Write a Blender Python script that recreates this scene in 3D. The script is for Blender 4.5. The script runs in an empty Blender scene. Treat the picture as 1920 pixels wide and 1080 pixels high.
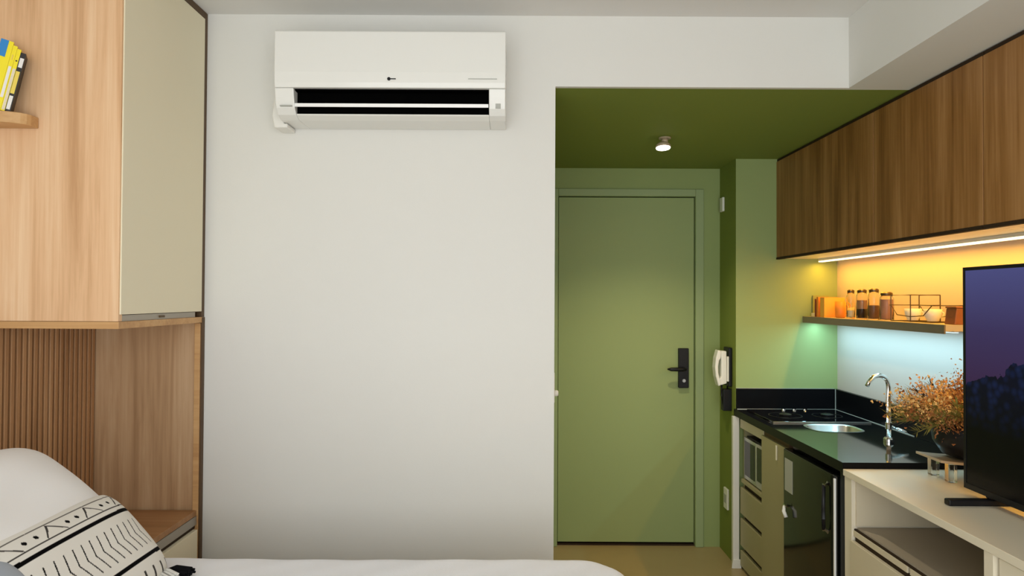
import bpy, bmesh, math, random
from mathutils import Vector, Matrix

# ------------------------------------------------------------------ camera, world, daylight, exposure
scene = bpy.context.scene
C = scene.collection
cam_d = bpy.data.cameras.new('camera')
cam_d.sensor_width = 36.0
cam_d.lens = 24.0
cam_d.clip_start = 0.02
cam = bpy.data.objects.new('camera', cam_d)
C.objects.link(cam)
cam.location = (0, 0, 1.5)
PITCH, ROLL = 0.9, 0.3
cam.matrix_world = (Matrix.Translation((0, 0, 1.5)) @ Matrix.Rotation(math.radians(90 + PITCH), 4, 'X')
                    @ Matrix.Rotation(math.radians(ROLL), 4, 'Z'))
scene.camera = cam

world = bpy.data.worlds.new('world')
scene.world = world
world.use_nodes = True
bg = world.node_tree.nodes['Background']
bg.inputs[0].default_value = (0.93, 0.97, 1.0, 1)
bg.inputs[1].default_value = 1.0

# daylight that enters through the balcony opening behind the camera
WIN = (-1.45, 1.60, 0.05, 2.40)      # x0, x1, z0, z1
YF = -1.15                           # room side of the window wall
ld = bpy.data.lights.new('window_daylight', 'AREA')
ld.shape = 'RECTANGLE'
ld.size = WIN[1] - WIN[0] - 0.1
ld.size_y = WIN[3] - WIN[2] - 0.1
ld.energy = 55
ld.color = (0.975, 1.0, 0.995)
lo = bpy.data.objects.new('window_daylight', ld)
C.objects.link(lo)
lo.location = ((WIN[0] + WIN[1]) / 2, YF - 0.05, (WIN[2] + WIN[3]) / 2)
lo.rotation_euler = (math.radians(90), 0, 0)

vs = scene.view_settings
vs.view_transform = 'Standard'
vs.look = 'None'
vs.exposure = 0.0
vs.gamma = 1.0
vs.use_curve_mapping = False

R = random.Random(7)

# ------------------------------------------------------------------ material helpers
MATS = {}


def s2l(c):
    return tuple(((v / 255) / 12.92 if v / 255 <= 0.04045 else ((v / 255 + 0.055) / 1.055) ** 2.4) for v in c) + (1.0,)


def new_mat(name):
    m = bpy.data.materials.new(name)
    m.use_nodes = True
    nt = m.node_tree
    return m, nt, nt.nodes['Principled BSDF']


def plain(name, col, rough=0.5, metal=0.0, spec=0.5, bump=0.0, bscale=200, vary=0.0, vscale=3, coat=0.0):
    m, nt, b = new_mat(name)
    b.inputs['Base Color'].default_value = col
    b.inputs['Roughness'].default_value = rough
    b.inputs['Metallic'].default_value = metal
    b.inputs['Specular IOR Level'].default_value = spec
    b.inputs['Coat Weight'].default_value = coat
    tc = nt.nodes.new('ShaderNodeTexCoord')
    if vary > 0:
        n = nt.nodes.new('ShaderNodeTexNoise')
        n.inputs['Scale'].default_value = vscale
        n.inputs['Detail'].default_value = 4
        nt.links.new(tc.outputs['Object'], n.inputs['Vector'])
        r = nt.nodes.new('ShaderNodeMixRGB')
        r.inputs[1].default_value = tuple(v * (1 - vary) for v in col[:3]) + (1,)
        r.inputs[2].default_value = tuple(min(1, v * (1 + vary)) for v in col[:3]) + (1,)
        nt.links.new(n.outputs['Fac'], r.inputs[0])
        nt.links.new(r.outputs[0], b.inputs['Base Color'])
    if bump > 0:
        n2 = nt.nodes.new('ShaderNodeTexNoise')
        n2.inputs['Scale'].default_value = bscale
        n2.inputs['Detail'].default_value = 3
        nt.links.new(tc.outputs['Object'], n2.inputs['Vector'])
        bp = nt.nodes.new('ShaderNodeBump')
        bp.inputs['Strength'].default_value = bump
        bp.inputs['Distance'].default_value = 0.002
        nt.links.new(n2.outputs['Fac'], bp.inputs['Height'])
        nt.links.new(bp.outputs[0], b.inputs['Normal'])
    MATS[name] = m
    return m


def wood(name, dark, mid, light, scale=1.0, rough=0.45, axis='Z', seed=0.0):
    m, nt, b = new_mat(name)
    N, L = nt.nodes, nt.links
    tc = N.new('ShaderNodeTexCoord')
    geo = N.new('ShaderNodeNewGeometry')
    mp = N.new('ShaderNodeMapping')
    s = {'Z': (9, 9, 0.55), 'Y': (9, 0.55, 9), 'X': (0.55, 9, 9)}[axis]
    mp.inputs['Scale'].default_value = tuple(v * scale for v in s)
    mp.inputs['Location'].default_value = (seed, seed * 1.7, seed * 0.3)
    L.new(geo.outputs['Position'], mp.inputs['Vector'])
    n1 = N.new('ShaderNodeTexNoise')
    n1.inputs['Scale'].default_value = 1.6
    n1.inputs['Detail'].default_value = 6
    n1.inputs['Roughness'].default_value = 0.62
    n1.inputs['Distortion'].default_value = 0.35
    L.new(mp.outputs[0], n1.inputs['Vector'])
    mp2 = N.new('ShaderNodeMapping')
    s2 = {'Z': (70, 70, 1.6), 'Y': (70, 1.6, 70), 'X': (1.6, 70, 70)}[axis]
    mp2.inputs['Scale'].default_value = s2
    L.new(geo.outputs['Position'], mp2.inputs['Vector'])
    n2 = N.new('ShaderNodeTexNoise')
    n2.inputs['Scale'].default_value = 1.5
    n2.inputs['Detail'].default_value = 3
    L.new(mp2.outputs[0], n2.inputs['Vector'])
    ad = N.new('ShaderNodeMath')
    ad.operation = 'MULTIPLY_ADD'
    ad.inputs[1].default_value = 0.35
    L.new(n2.outputs['Fac'], ad.inputs[0])
    L.new(n1.outputs['Fac'], ad.inputs[2])
    cr = N.new('ShaderNodeValToRGB')
    e = cr.color_ramp.elements
    e[0].position = 0.46
    e[0].color = dark
    e[1].position = 0.92
    e[1].color = light
    k = e.new(0.68)
    k.color = mid
    L.new(ad.outputs[0], cr.inputs[0])
    L.new(cr.outputs[0], b.inputs['Base Color'])
    b.inputs['Roughness'].default_value = rough
    b.inputs['Specular IOR Level'].default_value = 0.35
    bp = N.new('ShaderNodeBump')
    bp.inputs['Strength'].default_value = 0.12
    bp.inputs['Distance'].default_value = 0.001
    L.new(n2.outputs['Fac'], bp.inputs['Height'])
    L.new(bp.outputs[0], b.inputs['Normal'])
    MATS[name] = m
    return m


def emit(name, col, strength):
    m, nt, b = new_mat(name)
    b.inputs['Base Color'].default_value = (0.02, 0.02, 0.02, 1)
    b.inputs['Emission Color'].default_value = col
    b.inputs['Emission Strength'].default_value = strength
    MATS[name] = m
    return m


def glass(name, col, rough=0.02):
    m, nt, b = new_mat(name)
    b.inputs['Base Color'].default_value = col
    b.inputs['Roughness'].default_value = rough
    b.inputs['Transmission Weight'].default_value = 1.0
    b.inputs['IOR'].default_value = 1.3
    MATS[name] = m
    return m


plain('white_wall', (0.78, 0.775, 0.735, 1), 0.85, bump=0.08, bscale=350, spec=0.2)
plain('white_ceiling', (0.78, 0.77, 0.745, 1), 0.9, spec=0.1)
plain('green_paint', (0.33, 0.41, 0.165, 1), 0.75, bump=0.05, bscale=350, spec=0.2)
plain('dark_green', (0.22, 0.28, 0.055, 1), 0.7, spec=0.2)  # deeper, darker green than the walls around it
plain('green_door_paint', (0.34, 0.42, 0.18, 1), 0.55, spec=0.3)
plain('green_frame_paint', (0.35, 0.44, 0.22, 1), 0.55, spec=0.3)
plain('floor_vinyl', (0.42, 0.32, 0.16, 1), 0.35, vary=0.08, vscale=5, spec=0.4)
plain('beige_laminate', (0.84, 0.77, 0.57, 1), 0.4, spec=0.35)
plain('sand_laminate', (0.74, 0.66, 0.49, 1), 0.42, spec=0.35)
plain('beige_green_bounce', (0.40, 0.36, 0.20, 1), 0.45, spec=0.3)  # beige laminate, dimmer and olive: the hall's green bounce light put into colour
plain('taupe_laminate', (0.42, 0.36, 0.28, 1), 0.5, spec=0.3)
plain('cream_laminate', (0.86, 0.79, 0.63, 1), 0.35, spec=0.4)
plain('grey_profile', (0.42, 0.38, 0.32, 1), 0.35, metal=0.5)
plain('dark_gap', (0.035, 0.02, 0.010, 1), 0.7, spec=0.2)
plain('dark_wood_edge', (0.10, 0.055, 0.022, 1), 0.6)
plain('black_granite', (0.006, 0.006, 0.007, 1), 0.07, spec=0.55, vary=0.5, vscale=300)
MATS['black_granite'].node_tree.nodes['Principled BSDF'].inputs['IOR'].default_value = 4.2
plain('black_upstand', (0.004, 0.004, 0.005, 1), 0.3, spec=0.12)
plain('black_glass', (0.004, 0.004, 0.005, 1), 0.04, spec=0.5)
plain('black_gloss', (0.006, 0.007, 0.006, 1), 0.1, spec=0.5)
plain('black_plastic', (0.008, 0.008, 0.010, 1), 0.4, spec=0.3)
plain('black_void', (0.002, 0.002, 0.002, 1), 0.9, spec=0.0)
plain('chrome', (0.80, 0.81, 0.80, 1), 0.12, metal=1.0)
plain('steel', (0.62, 0.62, 0.60, 1), 0.28, metal=1.0)
plain('white_gloss', (0.84, 0.84, 0.80, 1), 0.16, spec=0.5)
plain('white_plastic', (0.86, 0.85, 0.80, 1), 0.35)
plain('white_flap', (0.95, 0.95, 0.94, 1), 0.25)
plain('grey_print', (0.45, 0.46, 0.42, 1), 0.5)
plain('white_linen', (0.92, 0.94, 0.99, 1), 0.9, bump=0.35, bscale=260, spec=0.1)
plain('white_pillowcase', (0.93, 0.935, 0.95, 1), 0.9, bump=0.15, bscale=300, spec=0.1)
plain('blue_grey_fabric', (0.42, 0.47, 0.55, 1), 0.9, bump=0.2, bscale=300, spec=0.1)
plain('black_yarn', (0.006, 0.006, 0.008, 1), 0.9, spec=0.1)
plain('white_yarn', (0.80, 0.79, 0.75, 1), 0.9, spec=0.1)
plain('cream_backsplash', (0.68, 0.57, 0.52, 1), 0.5, spec=0.35, vary=0.02, vscale=4)
plain('shelf_grey', (0.20, 0.165, 0.115, 1), 0.45)
plain('shelf_end_lit', (0.60, 0.50, 0.34, 1), 0.5)  # lighter shelf tone, the light on its end face put into colour
plain('orange', (0.85, 0.28, 0.03, 1), 0.5)
plain('light_orange', (0.92, 0.45, 0.06, 1), 0.5)
plain('dark_red', (0.22, 0.04, 0.015, 1), 0.5)
plain('olive_card', (0.33, 0.33, 0.11, 1), 0.5)
plain('cream_card', (0.85, 0.8, 0.6, 1), 0.5)
plain('coffee', (0.02, 0.008, 0.004, 1), 0.8)
plain('cocoa', (0.24, 0.11, 0.05, 1), 0.8)
plain('sugar_brown', (0.45, 0.24, 0.12, 1), 0.8)
plain('rose_spice', (0.46, 0.24, 0.17, 1), 0.8)
plain('wire_dark', (0.12, 0.08, 0.04, 1), 0.35, metal=0.8)
plain('copper_brown', (0.33, 0.11, 0.035, 1), 0.4, vary=0.3, vscale=18)
plain('yellow_cover', (0.95, 0.80, 0.01, 1), 0.4)
plain('blue_cover', (0.02, 0.24, 0.62, 1), 0.4)
plain('paper', (0.80, 0.72, 0.55, 1), 0.8, vary=0.1, vscale=120)
plain('black_cover', (0.012, 0.010, 0.010, 1), 0.4)
plain('white_print', (0.85, 0.83, 0.80, 1), 0.5)
plain('yellow_print', (0.85, 0.65, 0.10, 1), 0.5)
plain('dried_orange', (0.62, 0.29, 0.08, 1), 0.8)
plain('dried_gold', (0.78, 0.50, 0.18, 1), 0.8)
plain('dried_rust', (0.30, 0.11, 0.03, 1), 0.8)
plain('dried_olive', (0.28, 0.25, 0.05, 1), 0.8)
plain('dark_stem', (0.05, 0.028, 0.012, 1), 0.8)
plain('tan_tray', (0.50, 0.40, 0.27, 1), 0.35)
glass('clear_glass', (0.97, 0.95, 0.92, 1))
glass('acrylic', (0.93, 0.92, 0.87, 1))
wood('oak', s2l((200, 155, 112)), s2l((226, 184, 142)), s2l((240, 206, 168)))
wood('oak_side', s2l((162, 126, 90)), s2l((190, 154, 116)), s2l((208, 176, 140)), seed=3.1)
wood('oak_top', s2l((150, 108, 68)), s2l((170, 126, 84)), s2l((185, 143, 101)), axis='X', seed=5.0)
wood('oak_edge', s2l((186, 140, 92)), s2l((204, 160, 108)), s2l((216, 175, 124)), axis='X', seed=2.0)
wood('brown_wood', s2l((122, 80, 36)), s2l((156, 110, 60)), s2l((186, 140, 90)), seed=7.7)  # darker brown grain than the oak
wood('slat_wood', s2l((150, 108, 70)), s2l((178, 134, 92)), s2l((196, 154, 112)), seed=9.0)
emit('led_warm', (1.0, 0.80, 0.42, 1), 2.6)
emit('led_cool', (0.80, 0.97, 1.0, 1), 1.2)
emit('lamp_glow', (1.0, 0.93, 0.78, 1), 9.0)


# ------------------------------------------------------------------ mesh helpers
class MB:
    def __init__(self):
        self.bm = bmesh.new()

    def box(self, x0, x1, y0, y1, z0, z1):
        v = [self.bm.verts.new(p) for p in ((x0, y0, z0), (x1, y0, z0), (x1, y1, z0), (x0, y1, z0),
                                            (x0, y0, z1), (x1, y0, z1), (x1, y1, z1), (x0, y1, z1))]
        for f in ((3, 2, 1, 0), (4, 5, 6, 7), (0, 1, 5, 4), (1, 2, 6, 5), (2, 3, 7, 6), (3, 0, 4, 7)):
            self.bm.faces.new([v[i] for i in f])
        return self

    def xform(self, M):
        bmesh.ops.transform(self.bm, matrix=M, verts=self.bm.verts)
        return self

    def prism(self, pts, axis, a, b):
        """pts: 2D outline in the two other axes (order x,y,z without axis)"""
        def P(p, t):
            return {'X': (t, p[0], p[1]), 'Y': (p[0], t, p[1]), 'Z': (p[0], p[1], t)}[axis]
        va = [self.bm.verts.new(P(p, a)) for p in pts]
        vb = [self.bm.verts.new(P(p, b)) for p in pts]
        n = len(pts)
        self.bm.faces.new(va)
        self.bm.faces.new(vb[::-1])
        for i in range(n):
            self.bm.faces.new((va[i], vb[i], vb[(i + 1) % n], va[(i + 1) % n]))
        bmesh.ops.recalc_face_normals(self.bm, faces=self.bm.faces)
        return self

    def lathe(self, prof, c, n=24, cap=True):
        """prof: (r, z) list going up; c: centre"""
        rings = []
        for r, z in prof:
            rings.append([self.bm.verts.new((c[0] + r * math.cos(2 * math.pi * i / n),
                                             c[1] + r * math.sin(2 * math.pi * i / n), c[2] + z)) for i in range(n)])
        for a, b in zip(rings, rings[1:]):
            for i in range(n):
                self.bm.faces.new((a[i], a[(i + 1) % n], b[(i + 1) % n], b[i]))
        if cap:
            self.bm.faces.new(rings[0][::-1])
            self.bm.faces.new(rings[-1])
        return self

    def tube(self, pts, r, n=10):
        pts = [Vector(p) for p in pts]
        rr = r if isinstance(r, (list, tuple)) else [r] * len(pts)
        rings = []
        up = Vector((0.123, 0.31, 0.94)).normalized()
        for i, p in enumerate(pts):
            d = (pts[min(i + 1, len(pts) - 1)] - pts[max(i - 1, 0)]).normalized()
            if abs(d.dot(up)) > 0.98:
                u = Vector((1, 0, 0))
            else:
                u = up
            s = d.cross(u).normalized()
            t = s.cross(d).normalized()
            if rings:
                # keep the frame from twisting
                ref = rings[-1][0].co - pts[i - 1]
                s2 = ref - d * ref.dot(d)
                if s2.length > 1e-8:
                    s = s2.normalized()
                    t = d.cross(s).normalized()
            rings.append([self.bm.verts.new(p + (s * math.cos(2 * math.pi * k / n) + t * math.sin(2 * math.pi * k / n)) * rr[i])
                          for k in range(n)])
        for a, b in zip(rings, rings[1:]):
            for i in range(n):
                self.bm.faces.new((a[i], a[(i + 1) % n], b[(i + 1) % n], b[i]))
        self.bm.faces.new(rings[0][::-1])
        self.bm.faces.new(rings[-1])
        bmesh.ops.recalc_face_normals(self.bm, faces=self.bm.faces)
        return self

    def build(self, name, mat, parent=None, bevel=0.0, smooth=False, seg=2):
        me = bpy.data.meshes.new(name)
        co = [v.co for v in self.bm.verts]
        lo_ = Vector((min(c.x for c in co), min(c.y for c in co), min(c.z for c in co)))
        hi_ = Vector((max(c.x for c in co), max(c.y for c in co), max(c.z for c in co)))
        base = Vector(((lo_.x + hi_.x) / 2, (lo_.y + hi_.y) / 2, lo_.z))
        bmesh.ops.translate(self.bm, vec=-base, verts=self.bm.verts)
        self.bm.to_mesh(me)
        self.bm.free()
        me.materials.append(MATS[mat] if isinstance(mat, str) else mat)
        o = bpy.data.objects.new(name, me)
        C.objects.link(o)
        if smooth:
            for p in me.polygons:
                p.use_smooth = True
        o.location = base
        if parent is not None:
            o.parent = parent
            o.location = base - wloc(parent)
        if bevel > 0:
            md = o.modifiers.new('bevel', 'BEVEL')
            md.width = bevel
            md.segments = seg
            md.limit_method = 'ANGLE'
            md.angle_limit = math.radians(40)
            md.harden_normals = False
        return o


def wloc(o):
    v = Vector(o.location)
    while o.parent:
        o = o.parent
        v += Vector(o.location)
    return v


def box(name, mat, b, parent=None, bevel=0.0):
    return MB().box(*b).build(name, mat, parent, bevel)


def tag(o, label, cat, group=None, kind=None):
    o['label'] = label
    o['category'] = cat
    if group:
        o['group'] = group
    if kind:
        o['kind'] = kind
    return o


def thing(name, loc, label, cat, group=None, kind=None):
    o = bpy.data.objects.new(name, None)
    o.empty_display_size = 0.05
    C.objects.link(o)
    o.location = loc
    return tag(o, label, cat, group, kind)


def smooth_angle(o, deg=40):
    for p in o.data.polygons:
        p.use_smooth = True
    try:
        o.data.set_sharp_from_angle(angle=math.radians(deg))
    except Exception:
        pass
    return o


def area_light(name, loc, size, size_y, energy, col, parent=None, rot=(0, 0, 0)):
    l = bpy.data.lights.new(name, 'AREA')
    l.shape = 'RECTANGLE'
    l.size, l.size_y = size, size_y
    l.energy = energy
    l.color = col
    o = bpy.data.objects.new(name, l)
    C.objects.link(o)
    o.rotation_euler = rot
    o.location = Vector(loc)
    if parent is not None:
        o.parent = parent
        o.location = Vector(loc) - wloc(parent)
    return o


# ------------------------------------------------------------------ dimensions
XL, XR = -1.575, 1.845       # left / right wall faces
YW = 2.565                   # white wall with the air conditioner
YD = 4.17                    # wall with the entrance door
YK = 3.872                   # kitchen end wall
XH = 0.16                    # hall left wall
XS = 1.27                    # left face of the kitchen end wall
ZC, ZG = 2.57, 2.302          # main ceiling, green hall ceiling


def struct(name, mat, b, label, cat):
    return tag(box(name, mat, b), label, cat, kind='structure')


struct('floor', 'floor_vinyl', (XL - 0.1, XR + 0.1, YF - 0.15, YD + 0.1, -0.1, 0),
       'brown smooth floor running to the green entrance door', 'floor')
struct('ceiling', 'white_ceiling', (XL - 0.1, XR + 0.1, YF - 0.15, YW, ZC, ZC + 0.1),
       'white flat ceiling above the bed and air conditioner', 'ceiling')
struct('wall_back', 'white_wall', (XL - 0.1, XH, YW, YW + 0.1, 0, ZC + 0.1),
       'plain off-white wall carrying the air conditioner', 'wall')
struct('wall_header', 'white_wall', (XH, XR + 0.1, YW, YW + 0.02, ZG, ZC + 0.1),
       'off-white wall strip above the green hall opening', 'wall')
struct('wall_left', 'white_wall', (XL - 0.1, XL, YF, YW, 0, ZC), 'white side wall behind the slatted headboard', 'wall')
struct('wall_right', 'cream_backsplash', (XR, XR + 0.1, YF, YK, 0, ZC),
       'cream wall behind the kitchen counter, lit by strip lights', 'wall')
struct('beam_right', 'white_wall', (1.268, XR, YF, YW, ZG, ZC), 'white ceiling beam above the wooden wall cabinets', 'beam')
struct('ceiling_hall', 'dark_green', (XH - 0.1, XR + 0.1, YW + 0.02, YD + 0.1, ZG, ZG + 0.1),
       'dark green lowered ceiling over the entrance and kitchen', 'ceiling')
struct('wall_hall_left', 'green_paint', (XH - 0.1, XH, YW + 0.1, YD, 0, ZG), 'green side wall of the entrance hall', 'wall')
struct('wall_kitchen_return', 'dark_green', (XS, XS + 0.012, YK + 0.0005, YD, 0, ZG),
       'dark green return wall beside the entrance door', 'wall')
struct('wall_kitchen_end', 'green_paint', (XS + 0.012, XR + 0.1, YK, YD + 0.1, 0, ZG),
       'green wall closing the end of the kitchen counter', 'wall')
struct('trim_1', 'green_paint', (XS, XS + 0.012, YK, YK + 0.0005, 0, ZG), 'green corner strip of the kitchen end wall', 'trim')
# entrance wall with the door opening
DX0, DX1, DZ1 = 0.285, 1.115, 2.125
w = MB()
w.box(XH - 0.1, DX0 - 0.03, YD, YD + 0.1, 0, ZG)
w.box(DX1 + 0.03, XS, YD, YD + 0.1, 0, ZG)
w.box(DX0 - 0.03, DX1 + 0.03, YD, YD + 0.1, DZ1 + 0.03, ZG)
tag(w.build('wall_hall_end', 'green_paint'), 'green wall around the entrance door', 'wall', kind='structure')
struct('door_light_block', 'dark_gap', (XH - 0.1, XS, YD + 0.1, YD + 0.12, -0.1, ZG + 0.1), 'unseen dark panel added behind the entrance door to block light', 'wall')  # unseen backing added to keep outside light out of the door gaps
# window wall behind the camera with a wide balcony opening
w = MB()
w.box(XL - 0.1, WIN[0], YF - 0.15, YF, 0, ZC)
w.box(WIN[1], XR + 0.1, YF - 0.15, YF, 0, ZC)
w.box(WIN[0], WIN[1], YF - 0.15, YF, WIN[3], ZC)
w.box(WIN[0], WIN[1], YF - 0.15, YF, 0, WIN[2])
tag(w.build('wall_front', 'white_wall'), 'white wall with the wide balcony window', 'wall', kind='structure')
wn = thing('window_1', ((WIN[0] + WIN[1]) / 2, YF - 0.06, WIN[2]), 'wide balcony window facing the bed and kitchen', 'window', kind='structure')
f = MB()
t = 0.04
f.box(WIN[0], WIN[0] + t, YF - 0.04, YF, WIN[2], WIN[3])
f.box(WIN[1] - t, WIN[1], YF - 0.04, YF, WIN[2], WIN[3])
f.box(WIN[0] + t, WIN[1] - t, YF - 0.04, YF, WIN[3] - t, WIN[3])
f.box(WIN[0] + t, WIN[1] - t, YF - 0.04, YF, WIN[2], WIN[2] + t)
f.build('window_frame', 'white_plastic', wn)

# ------------------------------------------------------------------ entrance door
dr = thing('door_1', ((DX0 + DX1) / 2, YD, 0), 'flat green entrance door with black lever handle', 'door', kind='structure')
leaf = box('door_leaf', 'green_door_paint', (DX0, DX1, YD + 0.012, YD + 0.05, 0.022, DZ1), dr, 0.002)
fr = MB()
fw = 0.05
fr.box(DX0 - fw - 0.004, DX0 - 0.004, YD - 0.014, YD + 0.06, 0.0, DZ1 + fw)
fr.box(DX1 + 0.004, DX1 + fw + 0.004, YD - 0.014, YD + 0.06, 0.0, DZ1 + fw)
fr.box(DX0 - 0.004, DX1 + 0.004, YD - 0.014, YD + 0.06, DZ1 + 0.005, DZ1 + fw)
fr.build('door_frame', 'green_frame_paint', dr, 0.004)
box('door_threshold', 'dark_gap', (DX0 - 0.004, DX1 + 0.004, YD + 0.015, YD + 0.055, 0.001, 0.012), dr)
hz0, hz1 = 1.5 - 165 * YD / 1280, 1.5 - 91 * YD / 1280
hx0, hx1 = 312 * YD / 1280, 331 * YD / 1280
hd = box('door_handle', 'black_plastic', (hx0, hx1, YD - 0.012, YD + 0.0125, hz0, hz1), leaf, 0.004)
hd['label'] = 'black lock plate with lever'
zl = 1.5 - 129 * YD / 1280
MB().tube([(hx0 + 0.03, YD - 0.011, zl), (hx0 + 0.03, YD - 0.05, zl), (hx0 + 0.01, YD - 0.056, zl), (hx0 - 0.055, YD - 0.055, zl), (hx0 - 0.078, YD - 0.055, zl + 0.001)],
          [0.010, 0.010, 0.0125, 0.0115, 0.004], 12).build('lever', 'black_plastic', dr, smooth=True)
MB().lathe([(0.010, 0), (0.010, 0.008)], (0, 0, 0), 16).xform(
    Matrix.Translation(((hx0 + hx1) / 2, YD - 0.012, hz0 + 0.045)) @ Matrix.Rotation(math.radians(90), 4, 'X')).build('key_cylinder', 'steel', dr)

# ------------------------------------------------------------------ hall fittings
# intercom handset on the left face of the kitchen end wall
ic = thing('intercom_phone', (XS, 3.97, 1.0), 'white intercom handset hanging beside the entrance door', 'intercom')
box('back_plate', 'black_plastic', (XS - 0.022, XS - 0.0005, 3.93, 4.03, 1.0, 1.225), ic, 0.006)
yc = 3.945
box('cradle', 'white_plastic', (XS - 0.034, XS - 0.022, 3.92, 3.995, 1.03, 1.175), ic, 0.005)
hs = MB()
hp = [(XS - 0.04, 1.205), (XS - 0.085, 1.212), (XS - 0.098, 1.165), (XS - 0.103, 1.11), (XS - 0.098, 1.06), (XS - 0.083, 1.003),
      (XS - 0.045, 1.012), (XS - 0.036, 1.025)]
inner = [(XS - 0.075, 1.15), (XS - 0.085, 1.11), (XS - 0.075, 1.06)]
# handset outline with a finger slot: grip bow, ear piece, mouth piece
hs.prism([(XS - 0.084, 1.212), (XS - 0.097, 1.165), (XS - 0.102, 1.11), (XS - 0.097, 1.06), (XS - 0.082, 1.003),
          (XS - 0.066, 1.010), (XS - 0.074, 1.045), (XS - 0.082, 1.08), (XS - 0.083, 1.115), (XS - 0.078, 1.15), (XS - 0.068, 1.165), (XS - 0.066, 1.205)], 'Y', 3.925, 3.985)
hs.build('handset_grip', 'white_plastic', ic, 0.005)
hs = MB()
hs.prism([(XS - 0.067, 1.207), (XS - 0.036, 1.205), (XS - 0.0345, 1.02), (XS - 0.067, 1.010), (XS - 0.074, 1.045), (XS - 0.066, 1.06), (XS - 0.066, 1.165)], 'Y', 3.925, 3.985)
hs.build('handset_body', 'white_plastic', ic, 0.004)
MB().tube([(XS - 0.055, 3.955, 1.012), (XS - 0.056, 3.955, 0.95), (XS - 0.045, 3.955, 0.885), (XS - 0.03, 3.96, 0.90), (XS - 0.018, 3.965, 1.002)],
          0.005, 8).build('cord', 'black_plastic', ic, smooth=True)
box('cord_box', 'black_plastic', (XS - 0.05, XS - 0.0005, 3.94, 3.99, 0.86, 0.985), ic, 0.004)

o = MB().box(XS - 0.014, XS - 0.0005, 4.075, 4.13, 2.03, 2.115).build('door_sensor', 'white_plastic', bevel=0.003)
tag(o, 'small white sensor box high on the dark green return wall', 'sensor')
pl = thing('wall_socket', (XS, 4.05, 0.22), 'white socket plate low on the dark green return wall', 'socket')
box('plate', 'white_plastic', (XS - 0.012, XS - 0.0005, 3.99, 4.06, 0.275, 0.395), pl, 0.003)
box('socket_insert', 'grey_print', (XS - 0.014, XS - 0.012, 4.005, 4.045, 0.31, 0.36), pl)
sw = thing('wall_switch', (XH, 2.72, 1.12), 'small white switch peeking out past the white wall edge', 'switch')
box('plate', 'white_plastic', (XH + 0.0005, XH + 0.010, 2.69, 2.76, 1.09, 1.21), sw, 0.003)
MB().lathe([(0.012, 0), (0.012, 0.012), (0.009, 0.016)], (0, 0, 0), 16).xform(
    Matrix.Translation((XH + 0.010, 2.72, 1.125)) @ Matrix.Rotation(math.radians(90), 4, 'Y')).build('knob', 'white_plastic', sw, smooth=True)

# ceiling spot in the hall
sx, sy = 0.745, 3.37
sp = thing('ceiling_spotlight', (sx, sy, ZG), 'small glowing round spotlight on the dark green ceiling', 'spotlight')
MB().lathe([(0.030, -0.006), (0.030, 0)], (sx + 0.008, sy, ZG - 0.0005), 20).build('ceiling_rose', 'tan_tray', sp)
MB().lathe([(0.016, -0.028), (0.016, -0.006)], (sx + 0.008, sy, ZG), 16).build('neck', 'tan_tray', sp, smooth=True)
hm = Matrix.Translation((sx, sy, ZG - 0.05)) @ Matrix.Rotation(math.radians(-8), 4, 'X')
MB().lathe([(0.036, 0.0), (0.037, 0.012), (0.020, 0.026)], (0, 0, 0), 28).xform(hm).build('head', 'tan_tray', sp, smooth=True)
MB().lathe([(0.034, -0.004), (0.035, 0.0)], (0, 0, 0), 28).xform(hm).build('lens', 'lamp_glow', sp)
sl = bpy.data.lights.new('spot_beam', 'SPOT')
sl.energy = 34
sl.color = (1.0, 0.86, 0.62)
sl.spot_size = math.radians(120)
sl.spot_blend = 0.8
sl.shadow_soft_size = 0.03
so = bpy.data.objects.new('spot_beam', sl)
C.objects.link(so)
so.parent = sp
so.location = (0, 0, -0.07)

# ------------------------------------------------------------------ air conditioner
AX0, AX1 = -0.831, -0.026
AYF = 2.362
AZ0, AZ1 = 2.135, 2.433
ac = thing('air_conditioner', ((AX0 + AX1) / 2, YW, AZ0), 'white split air conditioner mounted on the off-white wall', 'air conditioner')
prof_up = [(YW - 0.001, AZ1), (AYF + 0.006, AZ1), (AYF, AZ1 - 0.006), (AYF - 0.002, 2.285), (AYF + 0.001, 2.25), (AYF + 0.004, 2.232), (YW - 0.001, 2.232)]
MB().prism(prof_up, 'X', AX0, AX1).build('front_panel', 'white_gloss', ac, 0.003)
prof_ck = [(YW - 0.001, 2.231), (AYF + 0.004, 2.231), (AYF + 0.010, 2.20), (AYF + 0.022, 2.165), (AYF + 0.04, 2.145), (AYF + 0.075, AZ0), (YW - 0.001, AZ0)]
SLX0, SLX1 = AX0 + 0.066, AX1 - 0.058
MB().prism(prof_ck, 'X', AX0, SLX0).build('end_cap', 'white_gloss', ac, 0.003)
MB().prism(prof_ck, 'X', SLX1, AX1).build('end_cap', 'white_gloss', ac, 0.003)
MB().prism([(YW - 0.001, 2.146), (AYF + 0.037, 2.149), (AYF + 0.042, 2.144), (AYF + 0.075, AZ0), (YW - 0.001, AZ0)], 'X', SLX0, SLX1).build('bottom_panel', 'white_gloss', ac, 0.002)
box('air_outlet', 'black_void', (SLX0, SLX1, AYF + 0.05, YW - 0.01, 2.148, 2.230), ac)
flap = MB().prism([(AYF + 0.012, 2.179), (AYF + 0.016, 2.168), (AYF + 0.026, 2.170), (AYF + 0.026, 2.181)], 'X', SLX0 + 0.002, SLX1 - 0.002)
flap.build('louver_flap', 'white_flap', ac)
MB().box(SLX0, SLX1, AYF + 0.02, AYF + 0.0495, 2.226, 2.2315).build('outlet_lining', 'black_void', ac)
lg = MB()
lx = (726 - 960) * AYF / 1280
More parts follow.
